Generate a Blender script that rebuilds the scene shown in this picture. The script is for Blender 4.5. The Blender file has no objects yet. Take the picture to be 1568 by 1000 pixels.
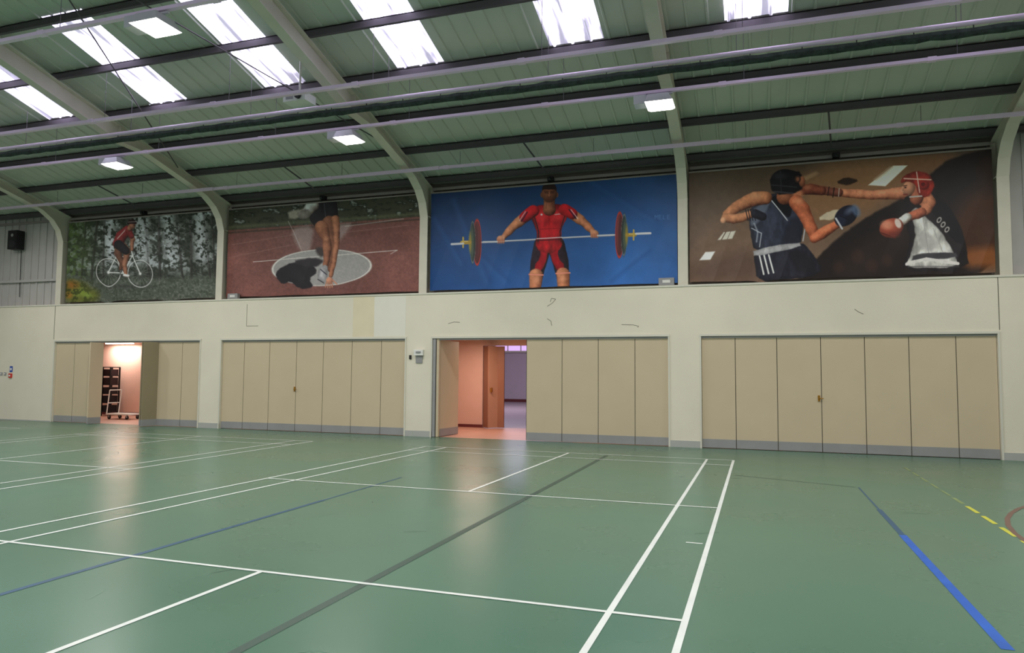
import bpy, math, numpy as np
from mathutils import Matrix, Vector
scene = bpy.context.scene
try:
    scene.view_settings.view_transform = 'Standard'
    scene.view_settings.look = 'None'
    scene.view_settings.exposure = -0.13
except Exception as e:
    print(e)
rng = np.random.RandomState(7)

# ------------------------------------------------------------ helpers
def s2l(c):
    c = np.asarray(c, dtype=float) / 255.0
    return np.where(c <= 0.04045, c / 12.92, ((c + 0.055) / 1.055) ** 2.4)

def mat(name, rgb, rough=0.6, metal=0.0, spec=0.4, noise=0.0, nscale=3.0, rnoise=0.0,
        emit=None, estr=0.0, bump=0.0, bscale=40.0, coord='Object', stretch=(1, 1, 1)):
    m = bpy.data.materials.new(name)
    m.use_nodes = True
    nt = m.node_tree
    b = nt.nodes['Principled BSDF']
    c = list(s2l(rgb)) + [1.0]
    b.inputs['Base Color'].default_value = c
    b.inputs['Roughness'].default_value = rough
    b.inputs['Metallic'].default_value = metal
    b.inputs['Specular IOR Level'].default_value = spec
    tc = nt.nodes.new('ShaderNodeTexCoord')
    mp = nt.nodes.new('ShaderNodeMapping')
    mp.inputs['Scale'].default_value = stretch
    nt.links.new(tc.outputs[coord], mp.inputs['Vector'])
    nz = nt.nodes.new('ShaderNodeTexNoise')
    nz.inputs['Scale'].default_value = nscale
    nz.inputs['Detail'].default_value = 5
    nt.links.new(mp.outputs['Vector'], nz.inputs['Vector'])
    mr = nt.nodes.new('ShaderNodeMapRange')
    mr.inputs['From Min'].default_value = 0.3
    mr.inputs['From Max'].default_value = 0.7
    mr.inputs['To Min'].default_value = 1 - max(noise, 0.015)
    mr.inputs['To Max'].default_value = 1 + max(noise, 0.015)
    nt.links.new(nz.outputs['Fac'], mr.inputs['Value'])
    mx = nt.nodes.new('ShaderNodeVectorMath')
    mx.operation = 'SCALE'
    mx.inputs[0].default_value = c[:3]
    nt.links.new(mr.outputs['Result'], mx.inputs['Scale'])
    nt.links.new(mx.outputs['Vector'], b.inputs['Base Color'])
    if rnoise:
        m2 = nt.nodes.new('ShaderNodeMapRange')
        m2.inputs['From Min'].default_value = 0.3
        m2.inputs['From Max'].default_value = 0.7
        m2.inputs['To Min'].default_value = rough - rnoise
        m2.inputs['To Max'].default_value = rough + rnoise
        nt.links.new(nz.outputs['Fac'], m2.inputs['Value'])
        nt.links.new(m2.outputs['Result'], b.inputs['Roughness'])
    if emit is not None:
        b.inputs['Emission Color'].default_value = list(s2l(emit)) + [1]
        b.inputs['Emission Strength'].default_value = estr
    if bump:
        n2 = nt.nodes.new('ShaderNodeTexNoise')
        n2.inputs['Scale'].default_value = bscale
        nt.links.new(mp.outputs['Vector'], n2.inputs['Vector'])
        bp = nt.nodes.new('ShaderNodeBump')
        bp.inputs['Strength'].default_value = bump
        bp.inputs['Distance'].default_value = 0.01
        nt.links.new(n2.outputs['Fac'], bp.inputs['Height'])
        nt.links.new(bp.outputs['Normal'], b.inputs['Normal'])
    return m

class MB:
    def __init__(s):
        s.v = []; s.f = []; s.m = []; s.mats = []
    def mi(s, m):
        if m not in s.mats: s.mats.append(m)
        return s.mats.index(m)
    def add(s, vs, fs, m):
        o = len(s.v); k = s.mi(m)
        s.v += [tuple(map(float, p)) for p in vs]
        for f in fs:
            s.f.append([i + o for i in f]); s.m.append(k)
    def box(s, x0, x1, y0, y1, z0, z1, m):
        s.add([(x0,y0,z0),(x1,y0,z0),(x1,y1,z0),(x0,y1,z0),(x0,y0,z1),(x1,y0,z1),(x1,y1,z1),(x0,y1,z1)],
              [(0,3,2,1),(4,5,6,7),(0,1,5,4),(1,2,6,5),(2,3,7,6),(3,0,4,7)], m)
    def obox(s, p0, p1, w, z0, z1, m):
        """upright slab whose plan centreline runs p0->p1"""
        a = np.array(p0, float); b = np.array(p1, float)
        d = (b - a) / np.linalg.norm(b - a); n = np.array([-d[1], d[0]]) * w / 2
        c = [a - n, b - n, b + n, a + n]
        s.add([(q[0], q[1], z0) for q in c] + [(q[0], q[1], z1) for q in c],
              [(0,3,2,1),(4,5,6,7),(0,1,5,4),(1,2,6,5),(2,3,7,6),(3,0,4,7)], m)
    def prism_x(s, prof, x0, x1, m):
        n = len(prof)
        s.add([(x0, p[0], p[1]) for p in prof] + [(x1, p[0], p[1]) for p in prof],
              [tuple(range(n)), tuple(range(2*n-1, n-1, -1))] + [(i, i+n, (i+1) % n + n, (i+1) % n) for i in range(n)], m)
    def cyl(s, a, b, r, m, n=10, r2=None):
        a = Vector(a); b = Vector(b); d = (b - a).normalized()
        u = d.orthogonal().normalized(); w = d.cross(u)
        r2 = r if r2 is None else r2
        vs = []
        for p, rr in ((a, r), (b, r2)):
            for i in range(n):
                t = 2 * math.pi * i / n
                vs.append(p + u * math.cos(t) * rr + w * math.sin(t) * rr)
        s.add(vs, [tuple(range(n))[::-1], tuple(range(n, 2*n))] + [(i, (i+1) % n, (i+1) % n + n, i + n) for i in range(n)], m)
    def quad(s, pts, m):
        s.add(pts, [tuple(range(len(pts)))], m)
    def obj(s, name, bevel=0.0, loc=(0,0,0), parent=None, fix=True):
        me = bpy.data.meshes.new(name)
        me.from_pydata(s.v, [], s.f)
        for m in s.mats: me.materials.append(m)
        me.polygons.foreach_set('material_index', s.m)
        me.update()
        if fix:
            import bmesh
            bm = bmesh.new(); bm.from_mesh(me)
            bmesh.ops.recalc_face_normals(bm, faces=bm.faces)
            bm.to_mesh(me); bm.free()
        o = bpy.data.objects.new(name, me)
        o.location = loc
        scene.collection.objects.link(o)
        if bevel:
            bv = o.modifiers.new('bevel', 'BEVEL'); bv.width = bevel; bv.segments = 2; bv.limit_method = 'ANGLE'
        if parent: o.parent = parent
        return o

def empty(name, loc=(0,0,0)):
    e = bpy.data.objects.new(name, None); e.location = loc
    scene.collection.objects.link(e); return e

# ------------------------------------------------------------ dimensions (metres)
D = 15.55           # front face of the banner wall
XL, XR = -26.0, 9.5
YS = -14.5
LEDGE = 3.45
SL = 0.27
RIDGE = 0.5
COLS = [-25.6, -19.6, -13.72, -7.62, -1.43, 4.52]
def zr(y):
    return 6.42 + SL * (D - y) if y >= RIDGE else 6.42 + SL * (D - RIDGE) - SL * (RIDGE - y)

# ------------------------------------------------------------ materials
M_wall = mat('painted_blockwork', (230,224,204), 0.75, noise=0.03, nscale=1.2, bump=0.15, bscale=25)
M_wall2 = mat('painted_blockwork_patch', (230,219,188), 0.75, noise=0.03)
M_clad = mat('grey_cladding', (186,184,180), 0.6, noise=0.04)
M_darkclad = mat('grey_brown_cladding', (134,124,120), 0.7, noise=0.06)  # grey-brown cladding of the wall between banner tops and eave
M_rail = mat('cladding_rail', (150,140,136), 0.6)
M_door = mat('beige_laminate', (206,190,160), 0.5, noise=0.025, nscale=1.5)
M_doorgap = mat('door_gap', (84,76,62), 0.8)
M_kick = mat('steel_kickplate', (158,158,158), 0.4, metal=0.15, noise=0.05)
M_frame = mat('door_frame_paint', (218,215,200), 0.5)
M_skirt = mat('grey_skirting', (176,178,172), 0.6)
M_brass = mat('brass', (190,140,60), 0.3, metal=0.9)
M_roof = mat('lining_sheet', (204,208,194), 0.55, noise=0.06, nscale=0.6)
M_purlin = mat('purlin_steel', (92,86,90), 0.6, noise=0.05)
M_frame_st = mat('cream_steelwork', (216,211,194), 0.55, noise=0.04)
M_trunk = mat('trunking_galv', (244,222,246), 0.32, metal=0.1)  # lavender tint from the skylights is put into the base colour
M_net = mat('bunched_netting', (56,66,60), 0.9, noise=0.4, nscale=14)
M_wire = mat('wire', (120,115,118), 0.5, metal=0.5)
M_black = mat('black_plastic', (22,22,24), 0.5)
M_white = mat('white_plastic', (228,228,222), 0.4)
M_grey = mat('grey_plastic', (150,150,150), 0.5)
M_red = mat('sign_red', (205,50,40), 0.5)
M_blue = mat('sign_blue', (40,80,170), 0.5)
M_line = mat('line_white', (226,232,224), 0.4, noise=0.05, nscale=4)
M_lgrn = mat('line_dark_green', (64,86,74), 0.45, noise=0.06)
M_lblue = mat('line_blue', (34,96,190), 0.4, noise=0.15, nscale=5)
M_lblue2 = mat('line_blue_worn', (56,90,116), 0.45, noise=0.1)
M_lyel = mat('line_yellow', (206,206,70), 0.4, noise=0.1)
M_lyel2 = mat('line_yellow_worn', (130,150,98), 0.4, noise=0.1)
M_lred = mat('line_red_worn', (118,90,78), 0.45, noise=0.05)
M_salmon = mat('salmon_wall', (228,188,170), 0.7, noise=0.02)
M_salmonf = mat('salmon_floor', (196,150,130), 0.4, noise=0.05)
M_brown = mat('brown_leaf', (150,104,80), 0.5)
M_lav = mat('lavender_wall', (205,192,206), 0.7)
M_hall2f = mat('far_hall_floor', (150,135,140), 0.35)
M_maroon = mat('maroon_trim', (110,50,50), 0.6)
M_cream2 = mat('side_wall_paint', (212,210,200), 0.8, noise=0.03)
M_lens = mat('lamp_lens', (255,255,250), 0.3, emit=(255,250,240), estr=9.0)
M_hous = mat('lamp_housing', (205,205,208), 0.4, metal=0.2)
M_dif = mat('tube_diffuser', (255,250,240), 0.4, emit=(255,245,230), estr=5)

M_floor = mat('green_sports_vinyl', (84,121,99), 0.29, spec=0.45, noise=0.05, nscale=0.5, rnoise=0.05)

M_sky = mat('skylight_grp', (240,235,250), 0.4, emit=(230,220,255), estr=2.6)
nt = M_sky.node_tree
b = nt.nodes['Principled BSDF']
w = nt.nodes.new('ShaderNodeTexNoise'); w.inputs['Scale'].default_value = 1.0
mp = nt.nodes.new('ShaderNodeMapping'); mp.inputs['Scale'].default_value = (7, 0.8, 0.8)
tc = nt.nodes.new('ShaderNodeTexCoord')
nt.links.new(tc.outputs['Object'], mp.inputs['Vector']); nt.links.new(mp.outputs['Vector'], w.inputs['Vector'])
mr = nt.nodes.new('ShaderNodeMapRange'); mr.inputs['From Min'].default_value = 0.36; mr.inputs['From Max'].default_value = 0.64
mr.inputs['To Min'].default_value = 0.5; mr.inputs['To Max'].default_value = 6.0
nt.links.new(w.outputs['Fac'], mr.inputs['Value']); nt.links.new(mr.outputs['Result'], b.inputs['Emission Strength'])

# ------------------------------------------------------------ floor
mb = MB(); mb.box(XL, XR, YS, D + 0.12, -0.2, 0, M_floor); mb.obj('floor')
mb = MB(); mb.box(XL, XR, D + 0.12, 18.95, -0.2, 0.0, M_salmonf); mb.obj('floor_corridor')
mb = MB(); mb.box(-20, 0, 18.95, 36, -0.2, 0, M_hall2f); mb.obj('floor_far_hall')

# court markings
mb = MB(); LZ = 0.003
def ln(x0, y0, x1, y1, w, m, z=LZ, warp=False):
    if warp:
        x0 += (13.5 - y0) * (0.0055 * x0 - 0.004); x1 += (13.5 - y1) * (0.0055 * x1 - 0.004)
    a = np.array([x0, y0]); c = np.array([x1, y1]); d = (c - a) / np.linalg.norm(c - a); n = np.array([-d[1], d[0]]) * w / 2
    mb.quad([(*(a - n), z), (*(c - n), z), (*(c + n), z), (*(a + n), z)], m)
def court(xr, yB=4.70, yA=8.70, yback=13.55, wp=False):
    xl = xr - 6.1; W = 0.044
    yf = yB - 4.72
    for x in (xr, xr - 0.46, xl, xl + 0.46): ln(x, yf, x, yback, W, M_line, LZ, wp)
    for y in (yB, yA, yback, yback - 0.76, yf, yf + 0.76): ln(xl, y, xr, y, W * 0.9, M_line, LZ + 0.0005, wp)
    xm = (xl + xr) / 2
    ln(xm, yA, xm, yback, W, M_line, LZ, wp); ln(xm, yf, xm, yB, W, M_line, LZ, wp)
court(-0.38, wp=True); court(-9.22); court(-18.1)
ln(-2.80, -6, -2.66, 13.4, 0.07, M_lgrn, 0.002)
ln(-4.93, -3, -4.93, 7.5, 0.055, M_lblue2, 0.002)
ln(-4.93, 7.5, -4.93, 9.5, 0.03, M_lblue2, 0.0018)
ln(1.345, 4.85, 1.345, 7.9, 0.07, M_lblue, 0.002)
ln(1.345, 7.9, 1.345, 9.3, 0.055, M_lblue2, 0.002)
ln(1.345, 9.3, 1.345, 11, 0.022, M_lblue2, 0.0018)
y = 7.6
while y < 13.2:
    ln(2.38, y, 2.38, y + 0.45, 0.05 if y < 10.2 else 0.035, M_lyel if y < 9.6 else M_lyel2, 0.002); y += 0.62
ln(-0.3, 11.6, 1.3, 11.0, 0.02, M_lgrn, 0.0018)
ln(-0.62, 6.85, -0.47, 6.85, 0.03, M_line, 0.0018)
for i in range(60):
    a0 = 2 * math.pi * i / 60; a1 = 2 * math.pi * (i + 1) / 60
    cx, cy, R = 6.35, 8.0, 3.95
    if cx + R * math.cos(a0) < 9.3 and cx + R * math.cos(a1) < 9.3:
        ln(cx + R*math.cos(a0), cy + R*math.sin(a0), cx + R*math.cos(a1), cy + R*math.sin(a1), 0.05, M_lred, 0.0025)
mb.obj('court_markings', fix=False)

# faint shoe scuffs on the vinyl
mb = MB()
M_fs = mat('vinyl_scuff', (104,138,116), 0.4); M_fs2 = mat('vinyl_scuff_dark', (70,98,80), 0.45)
for k in range(46):
    x = rng.uniform(-11, 3.5); y = rng.uniform(3.2, 13); L = rng.uniform(0.06, 0.28); a = rng.uniform(0, math.pi)
    ln(x, y, x + L*math.cos(a), y + L*math.sin(a), rng.uniform(0.006, 0.014), M_fs if k % 3 else M_fs2, 0.0012)
mb.obj('floor_scuff_marks', fix=False)

# ------------------------------------------------------------ banner wall
OPEN = [(-19.53, -14.22), (-13.50, -8.03), (-7.30, -1.75), (-1.06, 4.32)]
DT = 2.36
mb = MB()
edges = [XL] + [e for o in OPEN for e in o] + [XR]
for i in range(0, len(edges), 2):
    mb.box(edges[i], edges[i+1], D, D + 0.25, 0, DT, M_wall)
mb.box(XL, XR, D, D + 0.25, DT, LEDGE, M_wall)
mb.box(XL, XR, D + 0.25, D + 0.55, LEDGE - 0.25, LEDGE - 0.02, M_wall)
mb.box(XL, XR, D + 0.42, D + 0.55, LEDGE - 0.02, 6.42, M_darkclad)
mb.box(XL, -19.75, D + 0.3, D + 0.42, LEDGE - 0.02, 6.3, M_clad)
x = XL + 0.1
while x < -19.9:
    mb.box(x, x + 0.05, D + 0.27, D + 0.3, LEDGE, 6.2, M_clad); x += 0.3
mb.box(4.7, XR, D + 0.3, D + 0.42, LEDGE - 0.02, 6.3, M_clad)
x = 4.9
while x < XR - 0.1:
    mb.box(x, x + 0.05, D + 0.27, D + 0.3, LEDGE, 6.2, M_clad); x += 0.3
mb.obj('wall_north')
mb = MB()
mb.box(XL, XR, D - 0.02, D, LEDGE - 0.035, LEDGE + 0.005, M_frame)
mb.obj('trim_1')
mb = MB()
for i in range(0, len(edges), 2):
    mb.box(edges[i], edges[i+1], D - 0.015, D, 0, 0.14 if i else 0.03, M_skirt)
mb.obj('baseboard_north')
mb = MB()
for a, c in OPEN:
    mb.box(a - 0.04, c + 0.04, D - 0.025, D, DT - 0.01, DT + 0.035, M_frame)
    mb.box(a - 0.035, a, D - 0.02, D, 0, DT, M_frame)
    mb.box(c, c + 0.035, D - 0.02, D, 0, DT, M_frame)
    mb.box(a, c, D + 0.03, D + 0.11, DT - 0.05, DT, M_kick)
mb.obj('trim_2')
mb = MB(); mb.box(-8.9, -8.03, D - 0.004, D, DT + 0.05, LEDGE - 0.05, mat('paint_patch_1', (233,230,216), 0.7))
mb.box(-9.5, -8.9, D - 0.004, D, DT + 0.05, LEDGE - 0.05, M_wall2)
mb.obj('trim_3')
mb = MB()
for z in (6.02, 6.2):
    for i in range(len(COLS) - 1):
        mb.box(COLS[i] + 0.14, COLS[i+1] - 0.14, D + 0.24, D + 0.42 if COLS[i] > -20 and COLS[i] < 4 else D + 0.27, z, z + 0.07, M_rail)
mb.box(XL, -19.8, D + 0.2, D + 0.27, 4.2, 4.27, M_clad)
mb.obj('trim_4')

# folding doors
def leaf(mb, x0, x1, y=D + 0.05):
    g = 0.007
    mb.box(x0 + g, x1 - g, y, y + 0.04, 0.19, DT - 0.05, M_door)
    mb.box(x0 + g, x1 - g, y - 0.003, y + 0.043, 0.012, 0.19, M_kick)
    mb.box(x0 - g, x0 + g, y + 0.012, y + 0.03, 0.012, DT - 0.05, M_doorgap)
def oleaf(mb, p0, p1, m=None):
    mb.obox(p0, p1, 0.04, 0.19, DT - 0.05, m or M_door)
    mb.obox(p0, p1, 0.046, 0.012, 0.19, M_kick)
def handle(mb, x):
    mb.box(x - 0.02, x + 0.02, D + 0.035, D + 0.05, 1.02, 1.14, M_brass)
    mb.cyl((x, D + 0.05, 1.08), (x, D - 0.0, 1.08), 0.012, M_brass)
    mb.cyl((x, D - 0.0, 1.08), (x + 0.08, D - 0.0, 1.08), 0.01, M_brass)
groups = [[-19.53, -18.81, -17.96], [-15.73, -14.86, -14.22],
          [-13.50, -12.80, -12.00, -11.17, -10.37, -9.54, -8.71, -8.03],
          [-4.95, -4.11, -3.28, -2.47, -1.75],
          [-1.06, -0.375, 0.44, 1.27, 2.07, 2.85, 3.65, 4.32]]
def door(n, gs, extra=None, h=None):
    mb = MB()
    for g in gs:
        for a, c in zip(g[:-1], g[1:]): leaf(mb, a, c)
    if extra: extra(mb)
    if h is not None: handle(mb, h)
    mb.obj('door_%d' % n)
def ex1(mb):
    oleaf(mb, (-17.94, D + 0.03), (-17.80, D - 0.30))
    oleaf(mb, (-17.80, D - 0.30), (-17.72, D + 0.05))
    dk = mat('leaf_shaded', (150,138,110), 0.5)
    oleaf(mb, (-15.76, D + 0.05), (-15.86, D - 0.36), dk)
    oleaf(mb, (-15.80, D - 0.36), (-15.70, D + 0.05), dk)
def ex2(mb):
    mb.box(-7.29, -7.22, D + 0.0, D + 0.1, 0.01, DT - 0.02, M_kick)
    mb.box(-7.20, -7.14, D + 0.02, D + 0.1, 0.01, DT - 0.02, M_door)
    oleaf(mb, (-7.16, D + 0.12), (-7.06, D + 1.0))
    oleaf(mb, (-7.23, D + 0.12), (-7.13, D + 1.0))
door(1, groups[0:2], ex1)
door(2, [groups[2]], None, -11.2)
door(3, [groups[3]], ex2)
door(4, [groups[4]], None, 1.22)

# ------------------------------------------------------------ corridor & far hall
CY0, CY1, CZ = D + 0.25, 18.8, 2.47
mb = MB()
mb.box(XL, -7.26, CY1, CY1 + 0.15, 0, CZ, M_salmon)
mb.box(-4.6, XR, CY1, CY1 + 0.15, 0, CZ, M_salmon)
mb.box(-7.26, -4.6, CY1, CY1 + 0.15, 2.3, CZ, M_salmon)
mb.obj('wall_corridor')
mb = MB(); mb.box(-12.1, -12.0, CY0, CY1, 0, CZ, M_salmon); mb.obj('wall_partition')
mb = MB(); mb.box(XL, XR, CY0, CY1 + 0.15, CZ, CZ + 0.1, M_frame); mb.obj('ceiling_corridor')
mb = MB()
mb.box(XL, -12.1, CY1 - 0.02, CY1, 0, 0.1, M_maroon); mb.box(-12.0, -7.26, CY1 - 0.02, CY1, 0, 0.08, M_maroon)
mb.obj('baseboard_corridor')
mb = MB()
dk = M_brown
mb.obox((-7.20, CY1 - 0.04), (-6.98, CY1 - 0.30), 0.04, 0.02, 2.28, dk)
mb.obox((-6.98, CY1 - 0.30), (-6.80, CY1 - 0.04), 0.04, 0.02, 2.28, mat('brown_leaf_2', (190,146,120), 0.5))
mb.obox((-6.80, CY1 - 0.04), (-6.60, CY1 - 0.04), 0.04, 0.02, 2.28, dk)
mb.box(-6.92, -6.88, CY1 - 0.30, CY1 - 0.22, 1.0, 1.12, M_brass)
mb.obj('door_5')
mb = MB()
mb.box(-20, 0, 35.9, 36, 0, 5, M_lav); mb.box(-20, -19.9, 18.95, 36, 0, 5, M_lav); mb.box(-0.1, 0, 18.95, 36, 0, 5, M_lav)
mb.box(-20, 0, 18.95, 19.0, CZ, 5, M_lav)
mb.box(-20, 0, 35.86, 35.9, 0.0, 0.14, M_maroon); 
mb.obj('wall_far_hall')
mb = MB(); mb.box(-20, 0, 18.95, 36, 5, 5.1, M_frame); mb.obj('ceiling_far_hall')
mb = MB()
Mwin = mat('far_window_glow', (200,170,220), 0.4, emit=(205,170,235), estr=1.2)
mb.box(-13.2, -10.2, 35.80, 35.86, 2.6, 3.9, M_frame)
for i in range(4):
    mb.box(-13.1 + i * 0.73, -12.45 + i * 0.73, 35.78, 35.80, 2.7, 3.8, Mwin)
mb.obj('window_1')

def area(name, loc, size, power, col, parent=None, rot=(0,0,0), spread=None, sy=None):
    l = bpy.data.lights.new(name, 'AREA'); l.size = size; l.energy = power; l.color = col
    if sy: l.shape = 'RECTANGLE'; l.size_y = sy
    if spread: l.spread = spread
    o = bpy.data.objects.new(name, l); o.location = loc; o.rotation_euler = rot
    scene.collection.objects.link(o)
    if parent: o.parent = parent
    return o
def striplight(x, y, power, col):
    e = empty('fluorescent_ceiling_light', (x, y, CZ))
    mb = MB(); mb.box(-0.6, 0.6, -0.06, 0.06, -0.03, 0.0, M_white); mb.obj('housing', parent=e)
    mb = MB(); mb.box(-0.58, 0.58, -0.045, 0.045, -0.07, -0.03, M_dif); mb.obj('diffuser', parent=e)
    area('tube', (0, 0, -0.09), 1.1, power, col, e, sy=0.1)
striplight(-20.3, 18.5, 42, (1, 0.86, 0.79))
striplight(-17.0, 17.0, 34, (1, 0.86, 0.79))
striplight(-7.0, 17.3, 45, (1, 0.70, 0.58))
striplight(-4.0, 17.3, 25, (1, 0.70, 0.58))
area('far_hall_lamp', (-10, 28, 4.8), 4, 420, (0.92, 0.85, 1.0))

# storage shelf & trolley
e = empty('storage_rack', (-20.5, 18.4, 0))
mb = MB()
for sx in (-0.17, 0.17):
    for sy in (-0.18, 0.18): mb.box(sx - 0.02, sx + 0.02, sy - 0.02, sy + 0.02, 0, 1.62, M_black)
for z in (0.12, 0.42, 0.72, 1.02, 1.32, 1.6): mb.box(-0.18, 0.18, -0.2, 0.2, z, z + 0.03, M_black)
mb.obj('rack_frame', parent=e)
mb = MB()
for k, z in enumerate((0.15, 0.45, 0.75, 1.05, 1.35)):
    mb.box(-0.15, 0.15, -0.17, 0.15, z, z + 0.2 + 0.02 * (k % 2), mat('crate_%d' % k, (24 + 5 * k, 26, 30), 0.6))
mb.obj('crates', parent=e)
e = empty('flatbed_trolley', (-18.7, 17.3, 0))
mb = MB(); mb.box(-0.45, 0.45, -0.25, 0.25, 0.14, 0.18, M_white)
for sx in (-0.36, 0.36):
    for sy in (-0.2, 0.2):
        mb.cyl((sx, sy - 0.015, 0.06), (sx, sy + 0.015, 0.06), 0.06, M_black, 14)
        mb.box(sx - 0.02, sx + 0.02, sy - 0.02, sy + 0.02, 0.06, 0.14, M_grey)
mb.cyl((-0.45, -0.22, 0.16), (-0.36, -0.22, 0.9), 0.016, M_white); mb.cyl((-0.45, 0.22, 0.16), (-0.36, 0.22, 0.9), 0.016, M_white)
mb.cyl((-0.36, -0.22, 0.9), (-0.36, 0.22, 0.9), 0.016, M_white); mb.cyl((-0.41, -0.22, 0.5), (-0.41, 0.22, 0.5), 0.014, M_white)
mb.obj('trolley_body', parent=e)

# ------------------------------------------------------------ other hall walls
mb = MB(); mb.box(XL - 0.2, XL, YS, D + 0.55, 0, 10.6, M_cream2); mb.obj('wall_west')
mb = MB(); mb.box(XR, XR + 0.2, YS, D + 0.55, 0, 10.6, M_cream2); mb.obj('wall_east')
mb = MB(); mb.box(XL, XR, YS - 0.2, YS, 0, 6.5, M_cream2); mb.obj('wall_south')

# ------------------------------------------------------------ roof
SKX = [-24, -21, -18.05, -15.05, -12.0, -9.0, -5.95, -2.9, 0.1, 3.1, 6.1]
HW = 0.49
P1, P2, P3 = 11.94, 10.64, 9.34
def strip_profile(x0, x1):
    pts = [(x0, 0)]
    x = math.ceil((x0 + 0.03) / 0.33) * 0.33
    while x < x1 - 0.06:
        pts += [(x - 0.03, 0), (x - 0.015, -0.03), (x + 0.015, -0.03), (x + 0.03, 0)]
        x += 0.33
    pts.append((x1, 0)); return pts
def sheet(mb, x0, x1, y0, y1, m):
    p = strip_profile(x0, x1); n = len(p)
    vs = [(a, y0, zr(y0) + b_) for a, b_ in p] + [(a, y1, zr(y1) + b_) for a, b_ in p]
    mb.add(vs, [(i, i + 1, i + 1 + n, i + n) for i in range(n - 1)], m)
mb = MB(); ms = MB()
bands = [(D + 0.55, P1, False), (P1, P3, True), (P3, 5.44, False), (5.44, 2.84, True), (2.84, RIDGE, False),
         (RIDGE, -2.0, False), (-2.0, -4.6, True), (-4.6, -8.5, False), (-8.5, -11.1, True), (-11.1, YS, False)]
for y0, y1, sk in bands:
    if not sk: sheet(mb, XL, XR, y0, y1, M_roof)
    else:
        cur = XL
        for c in SKX:
            sheet(mb, cur, c - HW, y0, y1, M_roof)
            sheet(ms, c - HW, c + HW, y0, y1, M_sky)
            cur = c + HW
        sheet(mb, cur, XR, y0, y1, M_roof)
mb.obj('ceiling', fix=False)
ms.obj('window_2', fix=False)

# purlins
mb = MB()
pur = [D + 0.15, 14.42, 13.22, P1, P2, P3, 8.04, 6.74, 5.44, 4.14, 2.84, 1.6, 0.7, -0.7, -2.0, -3.3, -4.6, -5.9, -7.2, -8.5, -9.8, -11.1, -12.4, -13.8]
for y in pur:
    z = zr(y) - 0.033
    mb.box(XL, XR, y - 0.01, y + 0.01, z - 0.15, z - 0.004, M_purlin)
    mb.box(XL, XR, y - 0.055, y + 0.01, z - 0.165, z - 0.15, M_purlin)
    mb.box(XL, XR, y - 0.01, y + 0.055, z - 0.02, z, M_purlin)
for i in range(len(COLS) - 1):
    xm = (COLS[i] + COLS[i+1]) / 2
    mb.cyl((xm, 15.6, zr(15.6) - 0.2), (xm - 0.15, 14.42, zr(14.42) - 0.2), 0.018, M_purlin, 6)
mb.obj('roof_purlins')

# portal frames
def frame(xc):
    mb = MB(); off = 0.205
    def zt(y): return zr(y) - off
    top = [(15.95, LEDGE), (15.95, zt(15.95))]
    for y in (14, 12, 9, 6, 3, RIDGE): top.append((y, zt(y)))
    bot = [(15.63, LEDGE), (15.63, 5.35), (15.52, 5.68), (15.30, 5.95), (14.95, 6.17), (14.3, 6.36), (12.95, 6.72), (12.2, zt(12.2) - 0.36)]
    for y in (9, 6, 3, RIDGE): bot.append((y, zt(y) - 0.36))
    t = 0.014
    mb.prism_x(top + bot[::-1], xc - t, xc + t, M_frame_st)
    fw = 0.105
    def flange(line, th):
        for (y0, z0), (y1, z1) in zip(line[:-1], line[1:]):
            d = np.array([y1 - y0, z1 - z0]); d = d / np.linalg.norm(d); n = np.array([-d[1], d[0]]) * th
            mb.prism_x([(y0, z0), (y1, z1), (y1 + n[0], z1 + n[1]), (y0 + n[0], z0 + n[1])], xc - fw, xc + fw, M_frame_st)
    flange(bot, 0.022); flange(top, 0.02)
    for y in (12.2, 9, 6): mb.box(xc - fw, xc + fw, y - 0.01, y + 0.01, zt(y) - 0.36, zt(y), M_frame_st)
    mb.prism_x([(15.63, 5.35), (15.95, 5.35), (15.95, 5.37), (15.63, 5.37)], xc - fw, xc + fw, M_frame_st)
    b2 = [(-14.2, 0.0), (-14.2, 5.5), (-13.6, 6.1), (-11.5, zr(-11.5) - off - 0.36), (RIDGE, zt(RIDGE) - 0.36)]
    t2 = [(-14.45, 0.0), (-14.45, zr(-14.45) - off), (RIDGE, zt(RIDGE))]
    mb.prism_x(t2 + b2[::-1], xc - t, xc + t, M_frame_st)
    flange(b2, 0.022)
    return mb.obj('portal_frame')
for xc in COLS[1:]: frame(xc)

mb = MB()
def rod(x0, y0, x1, y1, r=0.013):
    mb.cyl((x0, y0, zr(y0) - 0.26), (x1, y1, zr(y1) - 0.26), r, M_purlin, 6)
rod(-7.7, 13.9, -13.6, 1.5)
rod(-13.6, 13.9, -7.7, 1.5)
mb.obj('roof_bracing_rods')

# ------------------------------------------------------------ suspended services
def hang(mb, y, z, xs):
    for x in xs: mb.cyl((x, y, z), (x, y, zr(y) - 0.2), 0.005, M_wire, 5)
def trunk(name, y, z, w=0.07, h=0.05, extra=None, x0=XL + 0.1, x1=XR - 0.1):
    mb = MB()
    mb.box(x0, x1, y - w/2, y + w/2, z, z + h, M_trunk)
    x = x0 + 1
    while x < x1:
        mb.box(x, x + 0.12, y - w/2 - 0.008, y + w/2 + 0.008, z - 0.008, z + h + 0.008, M_trunk); x += 3.05
    hang(mb, y, z + h, np.arange(x0 + 1.4, x1, 3.05))
    if extra: extra(mb)
    return mb.obj(name)
LY, LZt = 12.0, 6.32
trunk('lighting_trunking', LY, LZt)
trunk('lighting_trunking', 7.2, LZt)
trunk('lighting_trunking', 2.4, LZt)
trunk('cable_trunking', 10.62, 6.53, 0.08, 0.06)
trunk('cable_trunking', 14.5, 6.14, 0.06, 0.06, lambda m: [m.box(a, a + 2.3, 14.44, 14.47, 6.12, 6.20, M_trunk) for a in (-15.3, -9.0, -2.9, 3.2)])
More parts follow.
